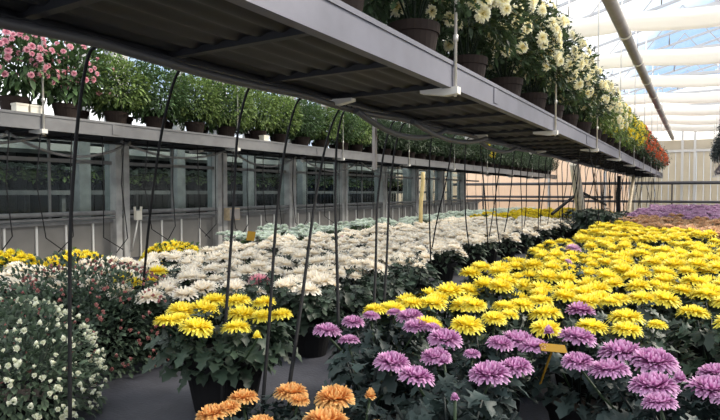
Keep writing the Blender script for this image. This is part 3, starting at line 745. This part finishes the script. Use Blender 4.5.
# ------------------------------------------------------------------ plants on the hanging shelves
BALL = [ball_mb(400+i, 1900, .41, .37, .055, .5, -.8) for i in range(4)]
DBALL = [ball_mb(420+i, 700, .36, .36, .085, .4, -.85) for i in range(3)]
TALL = [ball_mb(440+i, 2300, .45, .43, .055, .25, -.72, lobed=(i < 1)) for i in range(4)]
bm_ = [s.mesh('foliage', LEAF['light']) for s in BALL]; bmm = [s.mesh('foliage', LEAF['mid']) for s in BALL]; dm = [s.mesh('foliage', LEAF['mid']) for s in DBALL]; bm_backlit = [s.mesh('foliage', LEAF['shade']) for s in BALL]
tm = [s.mesh('foliage', LEAF['shade']) for s in TALL]; tl = [s.mesh('foliage', LEAF['light']) for s in TALL]; td = [s.mesh('foliage', LEAF['blue']) for s in TALL]
SZ = ZT-.05
def shelf_plant(name, lab, x, y, fol, zc, pot, colour=None, nb=0, style='daisy', dia=.08, rx=.4, rz=.4, group=None, facing=None, fsc=1.0):
    t = thing(name, lab, 'plant', (x, y, SZ), group)
    link('pot', pot_mesh(*pot), t, (0, 0, 0), (0, 0, U(0, 6)))
    link('foliage', fol, t, (0, 0, zc), (0, 0, U(0, 6)), fsc)
    k = 0
    while k < nb:
        d = rand_dir(rnd, -.45)
        if facing is not None and d.dot(facing) < .05 and rnd.random() < .75: continue
        s_ = U(.86, 1.1)
        n = Vector((d.x, d.y, d.z*.6-.05)).normalized()
        e = Vector((0, 0, 1)).rotation_difference(n).to_euler()
        link('bloom', rnd.choice(bloom_mesh(style, colour)), t, (d.x*rx*s_, d.y*rx*s_, zc+d.z*rz*s_), e, dia*U(.75, 1.2)); k += 1
    return t
# wall shelf: clipped green bushes, the first ones in pink flower
YT = at_x(482, 150, LX0-.24).y
i = 0; y = 3.19
while y < 28.2:
    pink = y < 4.0
    for r_i, (x, yy) in enumerate(((LX0-.24, y), (LX0-.60, y+.36))):
        rowname = 'front' if r_i == 0 else 'back'
        if pink: lab = 'pink-flowered bush on the wall shelf, %s in the %s row' % (nth(i), rowname)
        elif i < 18: lab = 'round green bush on the wall shelf, %s pot from the left in the %s row' % (nth(i), rowname)
        else: lab = 'round green bush far down the wall shelf, %s row' % rowname
        gold = r_i == 0 and abs(y-YT) <= .32
        if gold: lab = 'yellow-flowered bush on the wall shelf, seen just under the near shelf'
        f = rnd.choice(bm_backlit) if y > 10.5 else rnd.choice(dm) if pink else rnd.choice(bm_ if U(0, 1) < .7 and r_i == 0 else bmm)  # bushes far along: deeper leaf colour stands in for their backlit shade
        shelf_plant('potted_shrub', lab, x+U(-.03, .03), yy+U(-.05, .05), f, .55+(.06 if pink else 0), (.14, .24, 'pot_br'), 'pink' if pink else ('lemon' if gold else None), (32 if i == 1 else 80) if pink else (40 if gold else 0), 'daisy', .07 if pink else .11, .42, .42,
                    ('shrubs in the %s row of the wall shelf' % rowname) if i < 18 else 'distant shrubs in the %s row of the wall shelf' % rowname, Vector((.8, -.5, .3)) if pink else None, (1.08 if pink else U(.95, 1.08)) if r_i == 0 else 1.14)
    y += .64; i += 1
for i, (px, py) in enumerate(((20, 112), (34, 115), (264, 127))):
    p = at_x(px, py, LX0-.06); q = MB(); q.box(-.05, .05, -.06, .06, -.0, .11); q.box(-.055, .055, -.065, .065, .10, .12)
    o = q.obj('plant_pot_box', M['cream']); o.location = (p.x, p.y, SZ+.04); tag(o, ['small cream box on the wall shelf, leftmost', 'small cream box on the wall shelf, second from the left', 'small cream box on the wall shelf below the middle bushes'][i], 'box', 'small cream boxes on the wall shelf')
# near shelf
i = 0; y = 2.35
while y < 28.6:
    for r_i, (x, yy) in enumerate(((RX0-.22, y), (RX0-.66, y+.5))):
        rowname = 'outer' if r_i == 0 else 'inner'
        far = y > 8
        if y < 9.6: c, f, cn, dd = 'cream', rnd.choice(tm), 'cream-flowered', .115
        elif y < 11.8: c, f, cn, dd = 'cream', rnd.choice(tl), 'pale yellow-green flowering', .11
        elif y < 16: c, f, cn, dd = 'yellow', rnd.choice(tl), 'yellow-flowered', .11
        else: c, f, cn, dd = 'red', rnd.choice(tm), 'orange-red flowering', .13
        nb = (14 if y < 4 else 74) if y < 9 else 64
        if r_i: nb = nb//2
        lab = '%s pot plant on the near hanging shelf, %s pot of the %s row' % (cn, nth(i), rowname)
        shelf_plant('flowering_pot_plant', lab, x+U(-.03, .03), yy+U(-.06, .06), f, .67 if y < 9.5 else .58, (.165, .30, 'pot_br'), c, nb, 'daisy', dd, .50, .46, 'flowering pots on the near hanging shelf', Vector((.85, -.35, .45)), U(1.05, 1.18))
    y += .98; i += 1
i = 0; y = 12.5
while y < 26:
    shelf_plant('potted_shrub', 'dark bluish leafy plant on the right edge shelf, %s to the camera' % nth(i, 'nearest'), OX0+.28, y, rnd.choice(td), .62, (.155, .30, 'pot_br'), None, 0, group='dark plants on the right edge shelf', fsc=.97); y += .85; i += 1
# neighbouring bay: bench with pale flowering plants seen through the glass
q = MB(); q.box(-11.0, -9.6, 0, 24, .95, 1.03)
for k in range(10): q.box(-9.75, -9.68, 1+2.4*k, 1.07+2.4*k, 0, .95); q.box(-10.9, -10.83, 1+2.4*k, 1.07+2.4*k, 0, .95)
tag(q.obj('plant_bench', M['steel']), 'grey bench of plants behind the glass wall', 'bench')
y = 3.0; i = 0
while y < 20:
    cl = 'mint' if y < 9 else 'lemon'
    o = link('potted_plant', rnd.choice(far_mesh('mint', 'light', 12, .12, .44)), None, (-9.80+U(-.06, .06), y, 1.03), (0, 0, U(0, 6)), (1.25, 1.25, 1.0))
    tag(o, 'pale flowering plant on the bench behind the glass, %s from the left' % nth(i), 'flower', 'pale plants on the bench behind the glass'); y += .42; i += 1
# yellow cards
def card(px, py, z, w, h, lab, tilt=.5):
    p = at_z(px, py, z); q = MB(); q.box(-w/2, w/2, -h/2, h/2, -.001, .001); q.box(-.003, .003, -.003, .003, -.2, 0); o = q.obj('plant_card', M['tag_y']); o.location = p; o.rotation_euler = (tilt, .1, YAW); tag(o, lab, 'card')
card(553, 348, .44, .095, .04, 'yellow card among the purple flowers in front')
card(251, 236, .46, .10, .12, 'yellow card standing in the mint white flowers', 1.2)
# ------------------------------------------------------------------ light
w = bpy.data.worlds.new('World'); SC.world = w; w.use_nodes = True; nt = w.node_tree; bg = nt.nodes['Background']
tc = nt.nodes.new('ShaderNodeTexCoord'); n = nt.nodes.new('ShaderNodeTexNoise'); n.inputs['Scale'].default_value = 2.2; n.inputs['Detail'].default_value = 6
r = nt.nodes.new('ShaderNodeValToRGB'); r.color_ramp.elements[0].position = .40; r.color_ramp.elements[0].color = (.20, .29, .42, 1); r.color_ramp.elements[1].position = .58; r.color_ramp.elements[1].color = (1, .97, .92, 1)
nt.links.new(tc.outputs['Generated'], n.inputs['Vector']); nt.links.new(n.outputs['Fac'], r.inputs['Fac']); nt.links.new(r.outputs['Color'], bg.inputs['Color']); bg.inputs['Strength'].default_value = 1.45
s = bpy.data.lights.new('sun', 'SUN'); s.energy = 4.0; s.angle = R(20); s.color = (1, .90, .76)
so = bpy.data.objects.new('sun', s); C.objects.link(so)
so.rotation_euler = Vector((-.55, -.62, -.62)).to_track_quat('-Z', 'Y').to_euler()
vs = SC.view_settings; vs.view_transform = 'Standard'; vs.look = 'None'; vs.gamma = 1; vs.exposure = 1.0
SC.cycles.max_bounces = 8; SC.cycles.transparent_max_bounces = 12
